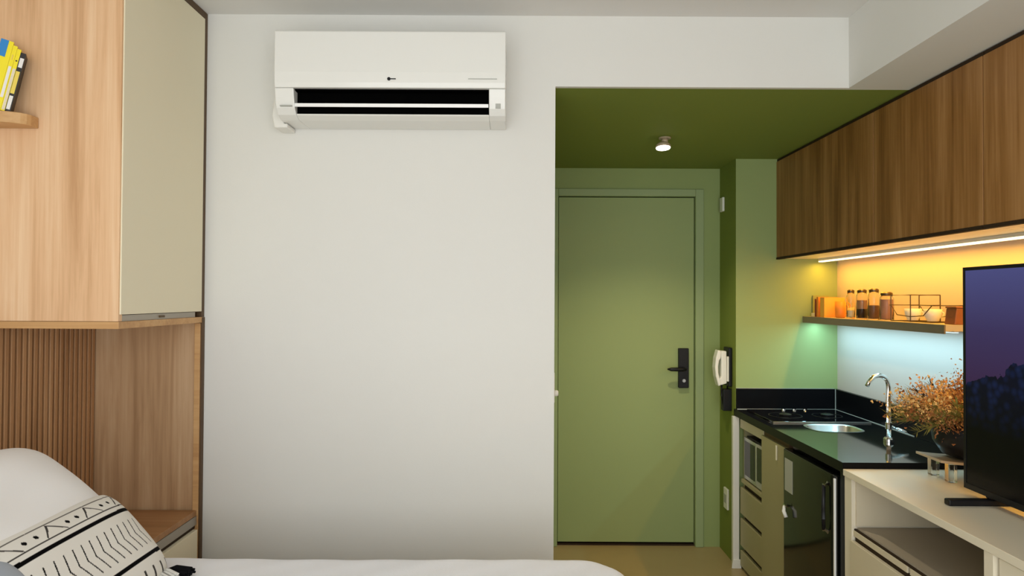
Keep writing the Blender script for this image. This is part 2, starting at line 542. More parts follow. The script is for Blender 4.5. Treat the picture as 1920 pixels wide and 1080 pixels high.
lg.lathe([(0.006, 0), (0.006, 0.0015)], (0, 0, 0), 14).xform(Matrix.Translation((lx, AYF - 0.0005, 2.262)) @ Matrix.Rotation(math.radians(90), 4, 'X'))
lg.box(lx + 0.005, lx + 0.024, AYF - 0.0025, AYF - 0.0005, 2.2605, 2.2635)
lg.build('logo_mark', 'black_plastic', ac)
box('side_notch', 'grey_print', (AX0 + 0.017, AX0 + 0.058, AYF + 0.010, AYF + 0.03, 2.169, 2.172), ac)
box('energy_sticker', 'grey_print', (AX1 - 0.035, AX1 - 0.017, AYF + 0.016, AYF + 0.03, 2.166, 2.184), ac)
box('panel_seam', 'grey_print', (AX1 - 0.13, AX1 - 0.03, AYF - 0.0022, AYF + 0.002, 2.262, 2.2645), ac)
MB().prism([(AX0 - 0.045, 2.16), (AX0 - 0.036, 2.118), (AX0 + 0.012, 2.118), (AX0 + 0.012, 2.133), (AX0 - 0.0015, 2.133), (AX0 - 0.0015, 2.285), (AX0 - 0.03, 2.27)], 'Y', 2.47, YW - 0.001).build('pipe_cover', 'white_plastic', ac, 0.004)
box('pipe_clip', 'black_plastic', (AX0 - 0.012, AX0 + 0.001, 2.44, 2.469, 2.205, 2.213), ac)

# ------------------------------------------------------------------ left joinery
XF = -1.152                    # front plane of the wall cabinet
YS = 2.006                     # wooden side facing the room
uc = thing('bedside_wall_cabinet', ((XL + XF) / 2, 2.28, 1.41), 'tall oak wall cabinet with beige door beside the white wall', 'wall cabinet')
box('side_panel', 'oak', (XL + 0.001, XF - 0.004, YS, YS + 0.02, 1.427, ZC - 0.002), uc, 0.001)
box('bottom_panel', 'oak_edge', (XL + 0.001, XF - 0.002, YS - 0.001, YW - 0.012, 1.405, 1.426), uc, 0.001)
box('carcass', 'dark_wood_edge', (XL + 0.001, XF - 0.024, YS + 0.021, YW - 0.001, 1.4265, ZC - 0.002), uc)
cd = box('door', 'beige_laminate', (XF - 0.022, XF, YS + 0.006, YW - 0.028, 1.447, ZC - 0.030), uc, 0.0015)
box('grip_profile', 'grey_profile', (XF - 0.024, XF - 0.010, YS + 0.021, YW - 0.06, 1.4265, 1.445), uc)
box('push_latch', 'wire_dark', (XF - 0.010, XF - 0.006, 2.25, 2.28, 1.432, 1.439), uc)
box('edge_strip', 'dark_wood_edge', (XF - 0.022, XF - 0.003, YW - 0.024, YW - 0.001, 1.4265, ZC - 0.002), uc)  # dark colour stands in for the shadow in the gap at the wall
box('ceiling_gap', 'dark_wood_edge', (XF - 0.022, XF - 0.003, YS + 0.02, YW - 0.026, ZC - 0.026, ZC - 0.002), uc)  # dark strip filling the gap between door and ceiling

# niche back panel (oak) under the wall cabinet
npn = thing('niche_panel', ((XL + XF) / 2, YW, 0.3), 'oak back panel of the bedside niche below the wall cabinet', 'panel')
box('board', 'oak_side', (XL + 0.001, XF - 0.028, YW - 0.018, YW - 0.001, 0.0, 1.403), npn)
box('edge_strip', 'oak_edge', (XF - 0.027, XF - 0.006, YW - 0.026, YW - 0.001, 0.0, 1.403), npn, 0.001)
box('shadow_strip', 'dark_wood_edge', (XF - 0.0055, XF, YW - 0.022, YW - 0.001, 0.0, 1.425), npn)

# slatted headboard on the left wall
hb = thing('slatted_headboard', (XL, 1.75, 0.0), 'vertical wooden slat headboard behind the white pillow', 'headboard')
box('backing_board', 'dark_wood_edge', (XL + 0.001, XL + 0.010, 1.0, YW - 0.019, 0.0, 1.403), hb)
slat_me = None
y = YW - 0.034
while y > 1.01:
    if slat_me is None:
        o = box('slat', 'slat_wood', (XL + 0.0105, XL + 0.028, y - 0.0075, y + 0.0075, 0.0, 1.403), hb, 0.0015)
        slat_me = o
    else:
        o2 = slat_me.copy()
        C.objects.link(o2)
        o2.parent = hb
        o2.location = Vector((XL + 0.01925, y, 0.0)) - wloc(hb)
    y -= 0.0255

# bedside drawer unit
ZN = 0.712
ns = thing('bedside_table', ((XL + XF) / 2, 2.33, 0), 'low bedside unit with brown wooden top and beige drawer', 'bedside table')
NX0, NY0, NY1 = XL + 0.03, 2.105, YW - 0.028
box('top', 'oak_top', (NX0, XF - 0.012, NY0, NY1, ZN - 0.02, ZN), ns, 0.001)
box('carcass', 'taupe_laminate', (NX0, XF - 0.03, NY0, NY1, 0.05, ZN - 0.021), ns)
box('front_rail', 'grey_profile', (XF - 0.029, XF - 0.010, NY0, NY1, ZN - 0.052, ZN - 0.021), ns)
box('grip_gap', 'dark_gap', (XF - 0.029, XF - 0.016, NY0, NY1, ZN - 0.066, ZN - 0.0525), ns)
box('drawer', 'beige_laminate', (XF - 0.029, XF, NY0, NY1 - 0.012, ZN - 0.19, ZN - 0.0665), ns, 0.0015)
box('drawer', 'beige_laminate', (XF - 0.029, XF, NY0, NY1 - 0.012, 0.12, ZN - 0.205), ns, 0.0015)
box('plinth', 'dark_gap', (NX0, XF - 0.04, NY0, NY1, 0.0, 0.049), ns)

# small shelf with books on the cabinet side
sz0, sz1 = 1.994, 2.026
xs_r = -1.398
dep = 0.098
pts = [(-1.95, YS - 0.001), (-1.95, YS - dep)]
for k in range(9):
    a = math.radians(90 - k * 11.25)
    pts.append((xs_r - 0.17 + 0.17 * math.cos(a), YS - dep + 0.065 - 0.065 * math.sin(a)))
pts.append((xs_r, YS - 0.001))
pts[0] = (XL + 0.001, YS - 0.001)
pts[1] = (XL + 0.001, YS - dep)
pts = [p for i, p in enumerate(pts) if i < 2 or p[0] > XL + 0.002]
o = MB().prism(pts, 'Z', sz0, sz1).build('book_shelf', 'oak_edge', bevel=0.002)
tag(o, 'short rounded oak shelf fixed to the wall cabinet side', 'shelf')


BKX, BKY, BKA, LEAN = -1.4375, 1.944, 32.0, 11.5


def book(off, th, h, d, cover, strips, label, name='picture_book'):
    """a leaning book turned with its spine to the room; off is its distance along the row"""
    G = Matrix.Translation((BKX, BKY, sz1 + 0.001)) @ Matrix.Rotation(math.radians(BKA), 4, 'Z')
    M = G @ Matrix.Translation((-off, 0, 0)) @ Matrix.Rotation(math.radians(LEAN), 4, 'Y')
    M = M @ Matrix.Translation((0, d / 2, th * math.tan(math.radians(LEAN)) * 0))
    root = thing(name, M @ Vector((-th / 2, 0, 0)), label, 'book', 'books on the short oak shelf')
    MB().box(-th + 0.0015, -0.0015, -d / 2 + 0.002, d / 2, 0.003, h - 0.003).xform(M).build('pages', 'paper', root)
    cv = MB().box(-th, -th + 0.0012, -d / 2, d / 2, 0, h).box(-0.0012, 0, -d / 2, d / 2, 0, h).box(-th + 0.0012, -0.0012, -d / 2, -d / 2 + 0.0012, 0, h)
    cv.xform(M).build('cover', cover, root)
    for (u0, u1, z0, z1, m) in strips:
        MB().box(-th + u0 * th, -th + u1 * th, -d / 2 - 0.0008, -d / 2 - 0.0001, z0 * h, z1 * h).xform(M).build('spine_print', m, root)
    return root


book(0.0, 0.0125, 0.176, 0.062, 'black_cover', [(0.1, 0.8, 0.03, 0.26, 'white_print'), (0.05, 0.8, 0.30, 0.68, 'yellow_print'), (0.15, 0.9, 0.75, 0.91, 'white_print')],
     'thin black book with white and yellow spine blocks on oak shelf')
book(0.0132, 0.0095, 0.186, 0.062, 'yellow_cover', [(0.2, 0.9, 0.02, 0.68, 'paper'), (0.3, 0.7, 0.80, 0.82, 'black_cover')], 'yellow book with a cream spine stripe beside the black book')
book(0.0234, 0.0105, 0.194, 0.062, 'yellow_cover', [(0.2, 0.85, 0.20, 0.68, 'white_print'), (0.3, 0.6, 0.78, 0.86, 'yellow_print')], 'yellow book with a white spine stripe leaning on the shelf')
book(0.0346, 0.030, 0.205, 0.062, 'yellow_cover', [(0.0, 0.62, 0.76, 1.0, 'blue_cover'), (0.1, 0.4, 0.40, 0.55, 'yellow_print')], 'thick yellow book with a blue spine top leaning on the shelf')

# ------------------------------------------------------------------ bed and bedding
BZ = 0.735
BX0, BX1, BY0, BY1 = -1.535, 0.345, 0.65, 2.06
bed = thing('bed', ((BX0 + BX1) / 2, (BY0 + BY1) / 2, 0), 'bed with upholstered base standing by the white wall', 'bed')
box('base', 'taupe_laminate', (BX0, BX1 - 0.02, BY0 + 0.02, BY1 - 0.02, 0.08, 0.38), bed, 0.01)
box('mattress', 'white_linen', (BX0, BX1 - 0.02, BY0 + 0.02, BY1 - 0.02, 0.381, BZ - 0.03), bed, 0.04)
for fx in (BX0 + 0.1, BX1 - 0.12):
    for fy in (BY0 + 0.1, BY1 - 0.12):
        MB().lathe([(0.02, 0), (0.025, 0.08)], (fx, fy, 0), 14).build('leg', 'black_plastic', bed)


def quilt():
    bm = bmesh.new()
    nx, ny = 150, 90
    rr = 0.10
    x0, x1, y0, y1 = BX0 + 0.005, BX1, BY0, BY1
    grid = []
    rng = random.Random(3)
    ph = [rng.random() * 6 for _ in range(6)]
    for i in range(nx + 1):
        row = []
        for j in range(ny + 1):
            # parametrise with overhang: s runs past the edge and turns down
            s = x0 + (x1 - x0 + 0.30) * i / nx
            tt = (y0 - 0.25) + (y1 - y0 + 0.5) * j / ny
            cr = 0.16
            # clamp to rounded plan rectangle
            px, py = s, tt
            cx = min(s, x1)
            cy = min(max(tt, y0), y1)
            over = 0.0
            # corner rounding in plan
            ix = x1 - cr
            iy0, iy1 = y0 + cr, y1 - cr
            qx = max(0.0, s - ix)
            qy = (tt - iy1) if tt > iy1 else ((tt - iy0) if tt < iy0 else 0.0)
            d = math.hypot(qx, qy)
            lim = cr
            if d > 0:
                ox, oy = qx / d, qy / d
            else:
                ox = oy = 0
            if d <= lim - rr * 0.6:
                r = d
                z = 0
            else:
                e = d - (lim - rr * 0.6)
                a = min(e / rr, math.pi / 2)
                r = (lim - rr * 0.6) + rr * math.sin(a) * 0.75
                z = -rr * (1 - math.cos(a))
                if e > rr * math.pi / 2:
                    z -= e - rr * math.pi / 2
            X = min(s, ix) + ox * r
            Y = (iy1 if tt > iy1 else (iy0 if tt < iy0 else tt)) + oy * r
            top = max(0, 1 + z / 0.1)
            wz = 0.0015 * math.sin(5 * X + 3 * Y + ph[0]) + 0.0009 * math.sin(31 * X - 60 * Y + ph[2])
            row.append(bm.verts.new((X, Y, BZ + z + wz)))
        grid.append(row)
    for i in range(nx):
        for j in range(ny):
            bm.faces.new((grid[i][j], grid[i + 1][j], grid[i + 1][j + 1], grid[i][j + 1]))
    return bm


q = MB()
q.bm.free()
q.bm = quilt()
qo = q.build('bedspread', 'white_linen', smooth=True)
md = qo.modifiers.new('thickness', 'SOLIDIFY')
md.thickness = 0.02
md.offset = -1
tag(qo, 'white ribbed bedspread covering the bed', 'bedspread')


def pillow_mesh(hu, hv, t, nu, nv, col=None, pinch=0.03, wr=0.0, seed=1, rnd=0.13, back=1.0):
    """cushion lying in local xy (u along x, v along y), bulging +-z"""
    bm = bmesh.new()
    lay = bm.loops.layers.color.new('print') if col else None
    rng = random.Random(seed)
    ph = [rng.random() * 6.28 for _ in range(8)]
    tops = {}
    for side in (1, -1):
        g = []
        for i in range(nu + 1):
            row = []
            for j in range(nv + 1):
                u = -1 + 2 * i / nu
                v = -1 + 2 * j / nv
                edge = i in (0, nu) or j in (0, nv)
                if side == -1 and edge:
                    row.append(tops[(i, j)])
                    continue
                prof = ((1 - abs(u) ** 2.6) * (1 - abs(v) ** 2.6))
                z = side * t * max(prof, 0) ** 0.55 * (1.0 if side == 1 else back)
                x = hu * u * (1 - rnd * abs(v) ** 5 * abs(u)) * (1 - pinch * (1 - v * v) * abs(u) ** 3)
                yv = hv * v * (1 - rnd * abs(u) ** 5 * abs(v)) * (1 - pinch * (1 - u * u) * abs(v) ** 3)
                z += wr * max(prof, 0) * (math.sin(5 * u + 3 * v + ph[0]) + math.sin(8 * v - 4 * u + ph[1])) * side
                vv = bm.verts.new((x, yv, z))
                if edge:
                    tops[(i, j)] = vv
                row.append(vv)
            g.append(row)
        for i in range(nu):
            for j in range(nv):
                q4 = [g[i][j], g[i + 1][j], g[i + 1][j + 1], g[i][j + 1]]
                if side == -1:
                    q4 = q4[::-1]
                fc = bm.faces.new(q4)
                fc.smooth = True
                if col:
                    u = (i + 0.5) / nu
                    v = (j + 0.5) / nv
                    for lp in fc.loops:
                        # exact per corner colour
                        cx = lp.vert.co.x / hu * 0.5 + 0.5
                        cy = lp.vert.co.y / hv * 0.5 + 0.5
                        c = col(cx, cy) if side == 1 else (0.78, 0.76, 0.72)
                        lp[lay] = (c[0], c[1], c[2], 1)
    return bm


def place_frame(far_top, slope, along):
    """matrix whose x runs along 'along', y up the slope"""
    xa = Vector(along).normalized()
    ya = Vector(slope).normalized()
    za = xa.cross(ya).normalized()
    M = Matrix((xa, ya, za)).transposed().to_4x4()
    return M


def mesh_obj(name, bm, mat, M, parent=None):
    me = bpy.data.meshes.new(name)
    bm.to_mesh(me)
    bm.free()
    me.materials.append(MATS[mat] if isinstance(mat, str) else mat)
    o = bpy.data.objects.new(name, me)
    C.objects.link(o)
    o.matrix_world = M
    return o


# white sleeping pillow
slope = Vector((-0.80, 0, 0.66)).normalized()          # up the slope
up_n = Vector((0.66, 0, 0.80))
al = Vector((0, -1, 0))
alx = Vector((0, 1, 0))
M = place_frame(None, slope, alx)
hv, hu = 0.215, 0.34
ctr = Vector((-1.352, 1.915, 1.088)) - slope * (hv - 0.01) + al * (hu - 0.015)
M.translation = ctr
o = mesh_obj('bed_pillow', pillow_mesh(hu, hv, 0.072, 48, 36, wr=0.004, seed=5), 'white_pillowcase', M)
tag(o, 'plain white pillow leaning on the slatted headboard', 'pillow')
# patterned cushion
HV, HU = 0.145, 0.27


def print_col(u, v):
    """u 0..1 far to near, v 0 bottom .. 1 top"""
    white = (0.92, 0.915, 0.89)
    black = (0.008, 0.008, 0.012)
    grey = (0.25, 0.24, 0.23)
    U = (1 - u) * 2 * HU
    t_ = 1 - v
    for c_ in (0.285, 0.76):
        if abs(t_ - c_) < 0.019:
            return black
    if 0.39 < t_ < 0.68:
        w_ = (t_ - 0.39) / 0.29
        off = 0.016 * (abs(w_ - 0.5) * 2)
        p_ = ((U + off) % 0.030) / 0.030
        fade = min(1, max(0, (U - 0.035) / 0.05))
        if abs(p_ - 0.5) < 0.065 and fade > 0:
            return tuple(a * (1 - fade) + b * fade for a, b in zip(white, (0.03, 0.03, 0.035)))
    tri = abs(((U / 0.07) % 1.0) - 0.5) * 2
    if 0.07 < t_ < 0.235:
        k = 0.10 + 0.11 * tri
        if abs(t_ - k) < 0.010 and (U // 0.07) % 2 == 0:
            return grey
        if abs(t_ - 0.222) < 0.006:
            return grey
        if abs(t_ - 0.085) < 0.005:
            return (0.4, 0.39, 0.37)
        if (U // 0.07) % 2 == 1 and math.hypot((((U / 0.035) % 1.0) - 0.5) * 0.035, (t_ - 0.155) * 0.33) < 0.006:
            return black
    if 0.86 < t_ < 0.97:
        p_ = ((U + t_ * 0.1) % 0.045) / 0.045
        if abs(p_ - 0.5) < 0.10:
            return grey
    return white


pm, nt, b = new_mat('printed_cushion')
at = nt.nodes.new('ShaderNodeVertexColor')
at.layer_name = 'print'
nt.links.new(at.outputs[0], b.inputs['Base Color'])
b.inputs['Roughness'].default_value = 0.9
b.inputs['Specular IOR Level'].default_value = 0.1
slope = Vector((-0.66, 0, 0.75)).normalized()
M = place_frame(None, slope, alx)
ctr = Vector((-1.112, 1.885, 0.958)) - slope * (HV - 0.012) + al * (HU - 0.01)
M.translation = ctr
co = mesh_obj('lumbar_cushion', pillow_mesh(HU, HV, 0.062, 300, 170, print_col, pinch=0.015, rnd=0.08, back=0.25), pm, M)
tag(co, 'white printed lumbar cushion with black stripes and chevrons on the bed', 'cushion')


def tassel(root, p, d, length, r, mat, n=26, seed=0):
    rng = random.Random(seed)
    mb = MB()
    d = Vector(d).normalized()
    s = d.cross(Vector((0, 0, 1))).normalized()
    for k in range(n):
        a = rng.random() * 6.28
        q_ = r * math.sqrt(rng.random())
        off = s * math.cos(a) * q_ + Vector((0, 0, 1)) * abs(math.sin(a)) * q_ * 0.8
        p0 = Vector(p) + off * 0.35
        p1 = Vector(p) + d * length * 0.45 + off
        p2 = Vector(p) + d * length * (0.85 + 0.15 * rng.random()) + off * 1.05 - Vector((0, 0, 0.004))
        mb.tube([p0, p1, p2], [0.003, 0.0042, 0.0035], 5)
    o_ = mb.build('tassel', mat)
    o_.parent = root
    o_.matrix_parent_inverse = root.matrix_world.inverted()
    return o_


bpy.context.view_layer.update()
bl = M @ Vector((HU, -HV, 0))
tassel(co, (bl.x - 0.022, bl.y - 0.02, BZ + 0.012), (0.95, -0.12, 0.02), 0.085, 0.022, 'black_yarn', 60, 1)
tassel(co, (bl.x - 0.02, bl.y - 0.05, BZ + 0.02), (0.85, -0.5, 0.0), 0.07, 0.022, 'white_yarn', 30, 2)
tassel(co, (bl.x - 0.01, bl.y - 0.12, BZ + 0.02), (0.9, -0.4, 0.0), 0.07, 0.02, 'white_yarn', 26, 3)
tassel(co, (bl.x - 0.012, bl.y - 0.19, BZ + 0.02), (0.9, -0.3, 0.0), 0.07, 0.02, 'white_yarn', 26, 4)
# grey blue cushion lying nearer
M = place_frame(None, Vector((-0.5, 0, 0.866)), Vector((0, 1, 0)))
M.translation = Vector((-0.805, 1.035, 0.905))
o = mesh_obj('throw_cushion', pillow_mesh(0.185, 0.175, 0.05, 32, 32, seed=9), 'blue_grey_fabric', M)
tag(o, 'blue-grey throw cushion beside the printed cushion', 'cushion')

# ------------------------------------------------------------------ kitchen wall cabinets
UX = 1.50
UZ0, UZ1 = 1.73, 2.299
units = [(2.832, YK - 0.002, 'wooden wall cabinet against the green kitchen end wall'),
         (2.172, 2.828, 'middle wooden wall cabinet between two neighbours of the kitchen row'),
         (1.30, 2.168, 'wooden wall cabinet above the television')]
for (y0, y1, lab) in units:
    u = thing('wall_cabinet', (UX + 0.17, (y0 + y1) / 2, UZ0), lab, 'wall cabinet', 'wooden wall cabinets over the kitchen')
    box('carcass', 'cream_laminate', (UX + 0.02, XR - 0.001, y0, y1, UZ0 + 0.004, UZ1 - 0.004), u)
    box('door', 'brown_wood', (UX, UX + 0.019, y0 + 0.0005, y1 - 0.0005, UZ0 + 0.012, UZ1 - 0.014), u, 0.0012)
    box('bottom_rail', 'dark_gap', (UX - 0.002, UX + 0.0195, y0, y1, UZ0, UZ0 + 0.0115), u)
    box('top_gap_shadow', 'dark_gap', (UX + 0.004, UX + 0.0195, y0, y1, UZ1 - 0.0135, UZ1), u)  # dark strip painted in as the shadow line over the door

# warm strip light under the cabinets
LX, LZ = 1.734, 1.722
ll = thing('strip_light', (LX, 2.6, UZ0), 'glowing warm strip light under the wooden wall cabinets', 'strip light')
box('housing', 'white_plastic', (LX - 0.013, LX + 0.013, 1.32, YK - 0.035, LZ - 0.001, UZ0 + 0.0035), ll)
box('diffuser', 'led_warm', (LX - 0.012, LX + 0.012, 1.325, YK - 0.037, LZ - 0.008, LZ - 0.0012), ll)
area_light('warm_light', (LX, (1.325 + YK - 0.037) / 2, LZ - 0.0095), 0.022, YK - 0.037 - 1.325, 9.5, (1.0, 0.50, 0.035), ll)

# ------------------------------------------------------------------ kitchen shelf and its cool light
SX, SZ0, SZ1 = 1.648, 1.374, 1.409
SY0 = 2.604
sh = thing('kitchen_shelf', (1.746, 3.2, SZ0), 'long thin shelf with jars above the kitchen counter', 'shelf')
box('board', 'shelf_end_lit', (SX + 0.006, XR - 0.001, SY0, YK - 0.001, SZ0 + 0.010, SZ1), sh, 0.0)
box('front_edge', 'shelf_grey', (SX, SX + 0.0058, SY0, YK - 0.001, SZ0, SZ1), sh)
cl = thing('shelf_strip_light', (1.715, 3.2, SZ0), 'cool white strip light under the kitchen shelf', 'strip light')
box('housing', 'white_plastic', (1.705, 1.725, SY0 + 0.03, YK - 0.03, SZ0 + 0.0052, SZ0 + 0.0098), cl)
box('diffuser', 'led_cool', (1.706, 1.724, SY0 + 0.032, YK - 0.032, SZ0 + 0.002, SZ0 + 0.005), cl)
area_light('cool_light', (1.715, (SY0 + YK) / 2, SZ0 + 0.0012), 0.018, YK - SY0 - 0.07, 4.2, (0.40, 0.82, 1.0), cl)

ZS = SZ1 + 0.0005
gr = 'objects on the kitchen shelf'
o = MB().box(1.70, 1.79, 3.855, 3.866, ZS, ZS + 0.118).build('picture_card', 'olive_card', bevel=0.001)
tag(o, 'olive square card leaning against the green end wall on shelf', 'card')
o = MB().box(1.685, 1.72, 3.80, 3.845, ZS, ZS + 0.02).build('small_box', 'cream_card', bevel=0.002)
tag(o, 'tiny cream box on the shelf end by the olive card', 'box')
for (y0, th, h, m, lab) in ((3.755, 0.012, 0.098, 'dark_red', 'thin dark red booklet standing on the kitchen shelf'),
                            (3.722, 0.022, 0.108, 'orange', 'orange book standing next to the dark red booklet'),
                            (3.650, 0.050, 0.106, 'light_orange', 'thick light orange book on the kitchen shelf')):
    bk = thing('recipe_book', (1.72, y0 + th / 2, ZS), lab, 'book', 'books on the kitchen shelf')
    box('cover', m, (1.672, 1.78, y0, y0 + 0.002, ZS, ZS + h), bk)
    box('cover', m, (1.672, 1.78, y0 + th - 0.002, y0 + th, ZS, ZS + h), bk)
    box('spine', m, (1.670, 1.672, y0, y0 + th, ZS, ZS + h), bk)
    box('pages', 'paper', (1.6725, 1.778, y0 + 0.0021, y0 + th - 0.0021, ZS + 0.003, ZS + h - 0.003), bk)
mg = thing('orange_mug', (1.72, 3.56, ZS), 'round orange mug between the books and glass jars', 'mug')
MB().lathe([(0.020, 0), (0.026, 0.006), (0.027, 0.085), (0.0245, 0.085), (0.024, 0.01), (0.001, 0.008)], (1.72, 3.575, ZS), 24, cap=False).build('cup', 'orange', mg, smooth=True)
MB().tube([(1.745, 3.575, ZS + 0.02), (1.765, 3.575, ZS + 0.028), (1.77, 3.575, ZS + 0.045), (1.763, 3.575, ZS + 0.06), (1.745, 3.575, ZS + 0.066)], 0.004, 8).build('handle', 'orange', mg, smooth=True)


def jar(y, r, h, fill, mat, lab, mat2=None, fill2=0):
    x = 1.715
    j = thing('glass_jar', (x, y, ZS), lab, 'jar', 'glass jars on the kitchen shelf')
    MB().lathe([(r * 0.92, 0), (r, 0.004), (r, h * 0.86), (r * 0.82, h * 0.95), (r * 0.78, h), (r * 0.74, h), (r * 0.77, h * 0.94),
                (r * 0.94, h * 0.85), (r * 0.94, 0.006), (0.001, 0.005)], (x, y, ZS), 24, cap=False).build('glass_body', 'clear_glass', j, smooth=True)
    if fill > 0:
        MB().lathe([(r * 0.88, 0), (r * 0.89, 0.003), (r * 0.89, fill * h)], (x, y, ZS + 0.0065), 20).build('contents', mat, j, smooth=False)
    if fill2 > 0:
        MB().lathe([(r * 0.89, 0), (r * 0.89, fill2 * h)], (x, y, ZS + 0.007 + fill * h), 20).build('contents', mat2, j)
    MB().lathe([(r * 0.82, 0), (r * 0.84, 0.003), (r * 0.84, 0.010), (r * 0.6, 0.015)], (x, y, ZS + h + 0.0003), 20).build('lid', 'wire_dark', j, smooth=False)


jar(3.455, 0.020, 0.130, 0.25, 'cream_card', 'slim nearly empty glass jar on kitchen shelf')
jar(3.345, 0.026, 0.130, 0.33, 'coffee', 'glass jar with black coffee under brown powder', 'sugar_brown', 0.32)
jar(3.235, 0.026, 0.132, 0.45, 'cocoa', 'glass jar half filled with brown powder')
jar(3.125, 0.030, 0.115, 0.78, 'rose_spice', 'stout glass jar filled with rosy brown grain')

# wire rack with cups
wr = thing('wire_rack', (1.735, 2.85, ZS), 'dark wire rack with tiers standing on the kitchen shelf', 'rack')
ry0, ry1, rx0, rx1 = 2.715, 3.03, 1.675, 1.80
wm = MB()


def wire(pts, r=0.0022):
    wm.tube(pts, r, 6)


for x in (rx0, rx1):
    wire([(x, ry0, ZS + 0.072), (x, ry1, ZS + 0.072)])
    wire([(x, ry0 + 0.02, ZS + 0.004), (x, ry1 - 0.02, ZS + 0.004)])
    for y in (2.87, ry1 - 0.012):
        wire([(x, y, ZS + 0.0022), (x, y, ZS + 0.115)])
    wire([(x, 2.87, ZS + 0.115), (x, ry1 - 0.012, ZS + 0.115)])
    wire([(x, ry1 - 0.02, ZS + 0.066), (x, 2.97, ZS + 0.03), (x, 2.87, ZS + 0.024), (x, 2.78, ZS + 0.03), (x, ry0 + 0.01, ZS + 0.07)])
for k in range(7):
    y = ry0 + 0.02 + k * (ry1 - ry0 - 0.04) / 6
    wire([(rx0, y, ZS + 0.004), (rx1, y, ZS + 0.004)], 0.0018)
for y in (ry0, 2.87, ry1 - 0.012):
    wire([(rx0, y, ZS + 0.072), (rx1, y, ZS + 0.072)])
wire([(rx0, 2.87, ZS + 0.115), (rx1, 2.87, ZS + 0.115)])
wm.build('wire_frame', 'wire_dark', wr)


def cup(y, x, z, lab):
    c = thing('white_cup', (x, y, z), lab, 'cup', 'cups in the wire rack')
    MB().lathe([(0.020, 0), (0.030, 0.02), (0.034, 0.05), (0.031, 0.05), (0.028, 0.02), (0.001, 0.004)], (x, y, z), 22, cap=False).build('bowl', 'white_plastic', c, smooth=True)
    MB().tube([(x + 0.030, y, z + 0.016), (x + 0.045, y, z + 0.022), (x + 0.046, y, z + 0.034), (x + 0.032, y, z + 0.042)], 0.003, 8).build('handle', 'white_plastic', c, smooth=True)


cup(2.955, 1.735, ZS + 0.0065, 'white cup at the tall end of the wire rack')
cup(2.815, 1.735, ZS + 0.0065, 'white cup at the low end of the wire rack')

bx = thing('copper_canister', (1.74, 2.66, ZS), 'reddish brown canister at the shelf end by the television', 'canister')
MB().prism([(1.693, 0), (1.79, 0), (1.782, 0.062), (1.701, 0.062)], 'Y', 2.612, 2.675).xform(Matrix.Translation((0, 0, ZS))).build('body', 'copper_brown', bx, 0.003)
box('lid', 'copper_brown', (1.698, 1.785, 2.6105, 2.6765, ZS + 0.0623, ZS + 0.070), bx, 0.002)

# ------------------------------------------------------------------ countertop with sink, cooktop, tap
CX, CY0, CZ0, CZ1 = 1.258, 2.60, 0.847, 0.885
ct = thing('kitchen_countertop', (1.55, 3.2, CZ0), 'glossy black stone countertop with upstand along the walls', 'countertop')
SKX, SKY, SKA, SKB = 1.55, 3.295, 0.12, 0.105


def slab_with_hole():
    bm = bmesh.new()
    n = 40
    outer = [(CX, CY0), (XR - 0.001, CY0), (XR - 0.001, YK - 0.001), (CX, YK - 0.001)]
    res = {}
    for z in (CZ1, CZ0):
        ov = [bm.verts.new((p[0], p[1], z)) for p in outer]
        iv = [bm.verts.new((SKX + SKA * math.copysign(abs(math.cos(2 * math.pi * k / n)) ** 0.6, math.cos(2 * math.pi * k / n)),
                            SKY + SKB * math.copysign(abs(math.sin(2 * math.pi * k / n)) ** 0.6, math.sin(2 * math.pi * k / n)), z)) for k in range(n)]
        ed = []
        for vs_ in (ov, iv):
            for i in range(len(vs_)):
                ed.append(bm.edges.new((vs_[i], vs_[(i + 1) % len(vs_)])))
        bmesh.ops.triangle_fill(bm, edges=ed, use_beauty=True)
        res[z] = (ov, iv)
    for idx in (0, 1):
        a, b_ = res[CZ1][idx], res[CZ0][idx]
        for i in range(len(a)):
            bm.faces.new((a[i], a[(i + 1) % len(a)], b_[(i + 1) % len(a)], b_[i]))
    bmesh.ops.recalc_face_normals(bm, faces=bm.faces)
    return bm


m_ = MB()
m_.bm.free()
m_.bm = slab_with_hole()
so_ = m_.build('slab', 'black_granite', ct)
so_.data.materials.append(MATS['black_upstand'])
for p in so_.data.polygons:
    if abs(p.normal.z) < 0.5:
        p.material_index = 1
box('upstand', 'black_upstand', (CX + 0.012, XR - 0.021, YK - 0.02, YK - 0.001, CZ1 + 0.0003, 1.0), ct, 0.0015)
box('upstand', 'black_upstand', (XR - 0.02, XR - 0.001, CY0, YK - 0.001, CZ1 + 0.0003, 1.0), ct, 0.0015)
box('sealant_highlight', 'grey_print', (CX + 0.012, XR - 0.0205, YK - 0.0225, YK - 0.0202, CZ1 + 0.0003, CZ1 + 0.003), ct)  # silicone lines kept pale, with the edge highlights put into their colour
box('sealant_highlight', 'grey_print', (XR - 0.0225, XR - 0.0203, CY0 + 0.5, YK - 0.0226, CZ1 + 0.0003, CZ1 + 0.003), ct)
box('sealant_highlight', 'grey_print', (XR - 0.0235, XR - 0.0203, YK - 0.0232, YK - 0.0203, CZ1 + 0.0032, 1.001), ct)
box('sealant_highlight', 'grey_print', (CX + 0.012, XR - 0.0205, YK - 0.004, YK - 0.001, 1.0002, 1.0022), ct)

sk = thing('kitchen_sink', (SKX, SKY, CZ0 - 0.15), 'stainless steel sink bowl set into the black countertop', 'sink')


def superell(bm_, a, b, z, n=40):
    return [bm_.verts.new((SKX + a * math.copysign(abs(math.cos(2 * math.pi * k / n)) ** 0.6, math.cos(2 * math.pi * k / n)),
                           SKY + b * math.copysign(abs(math.sin(2 * math.pi * k / n)) ** 0.6, math.sin(2 * math.pi * k / n)), z)) for k in range(n)]


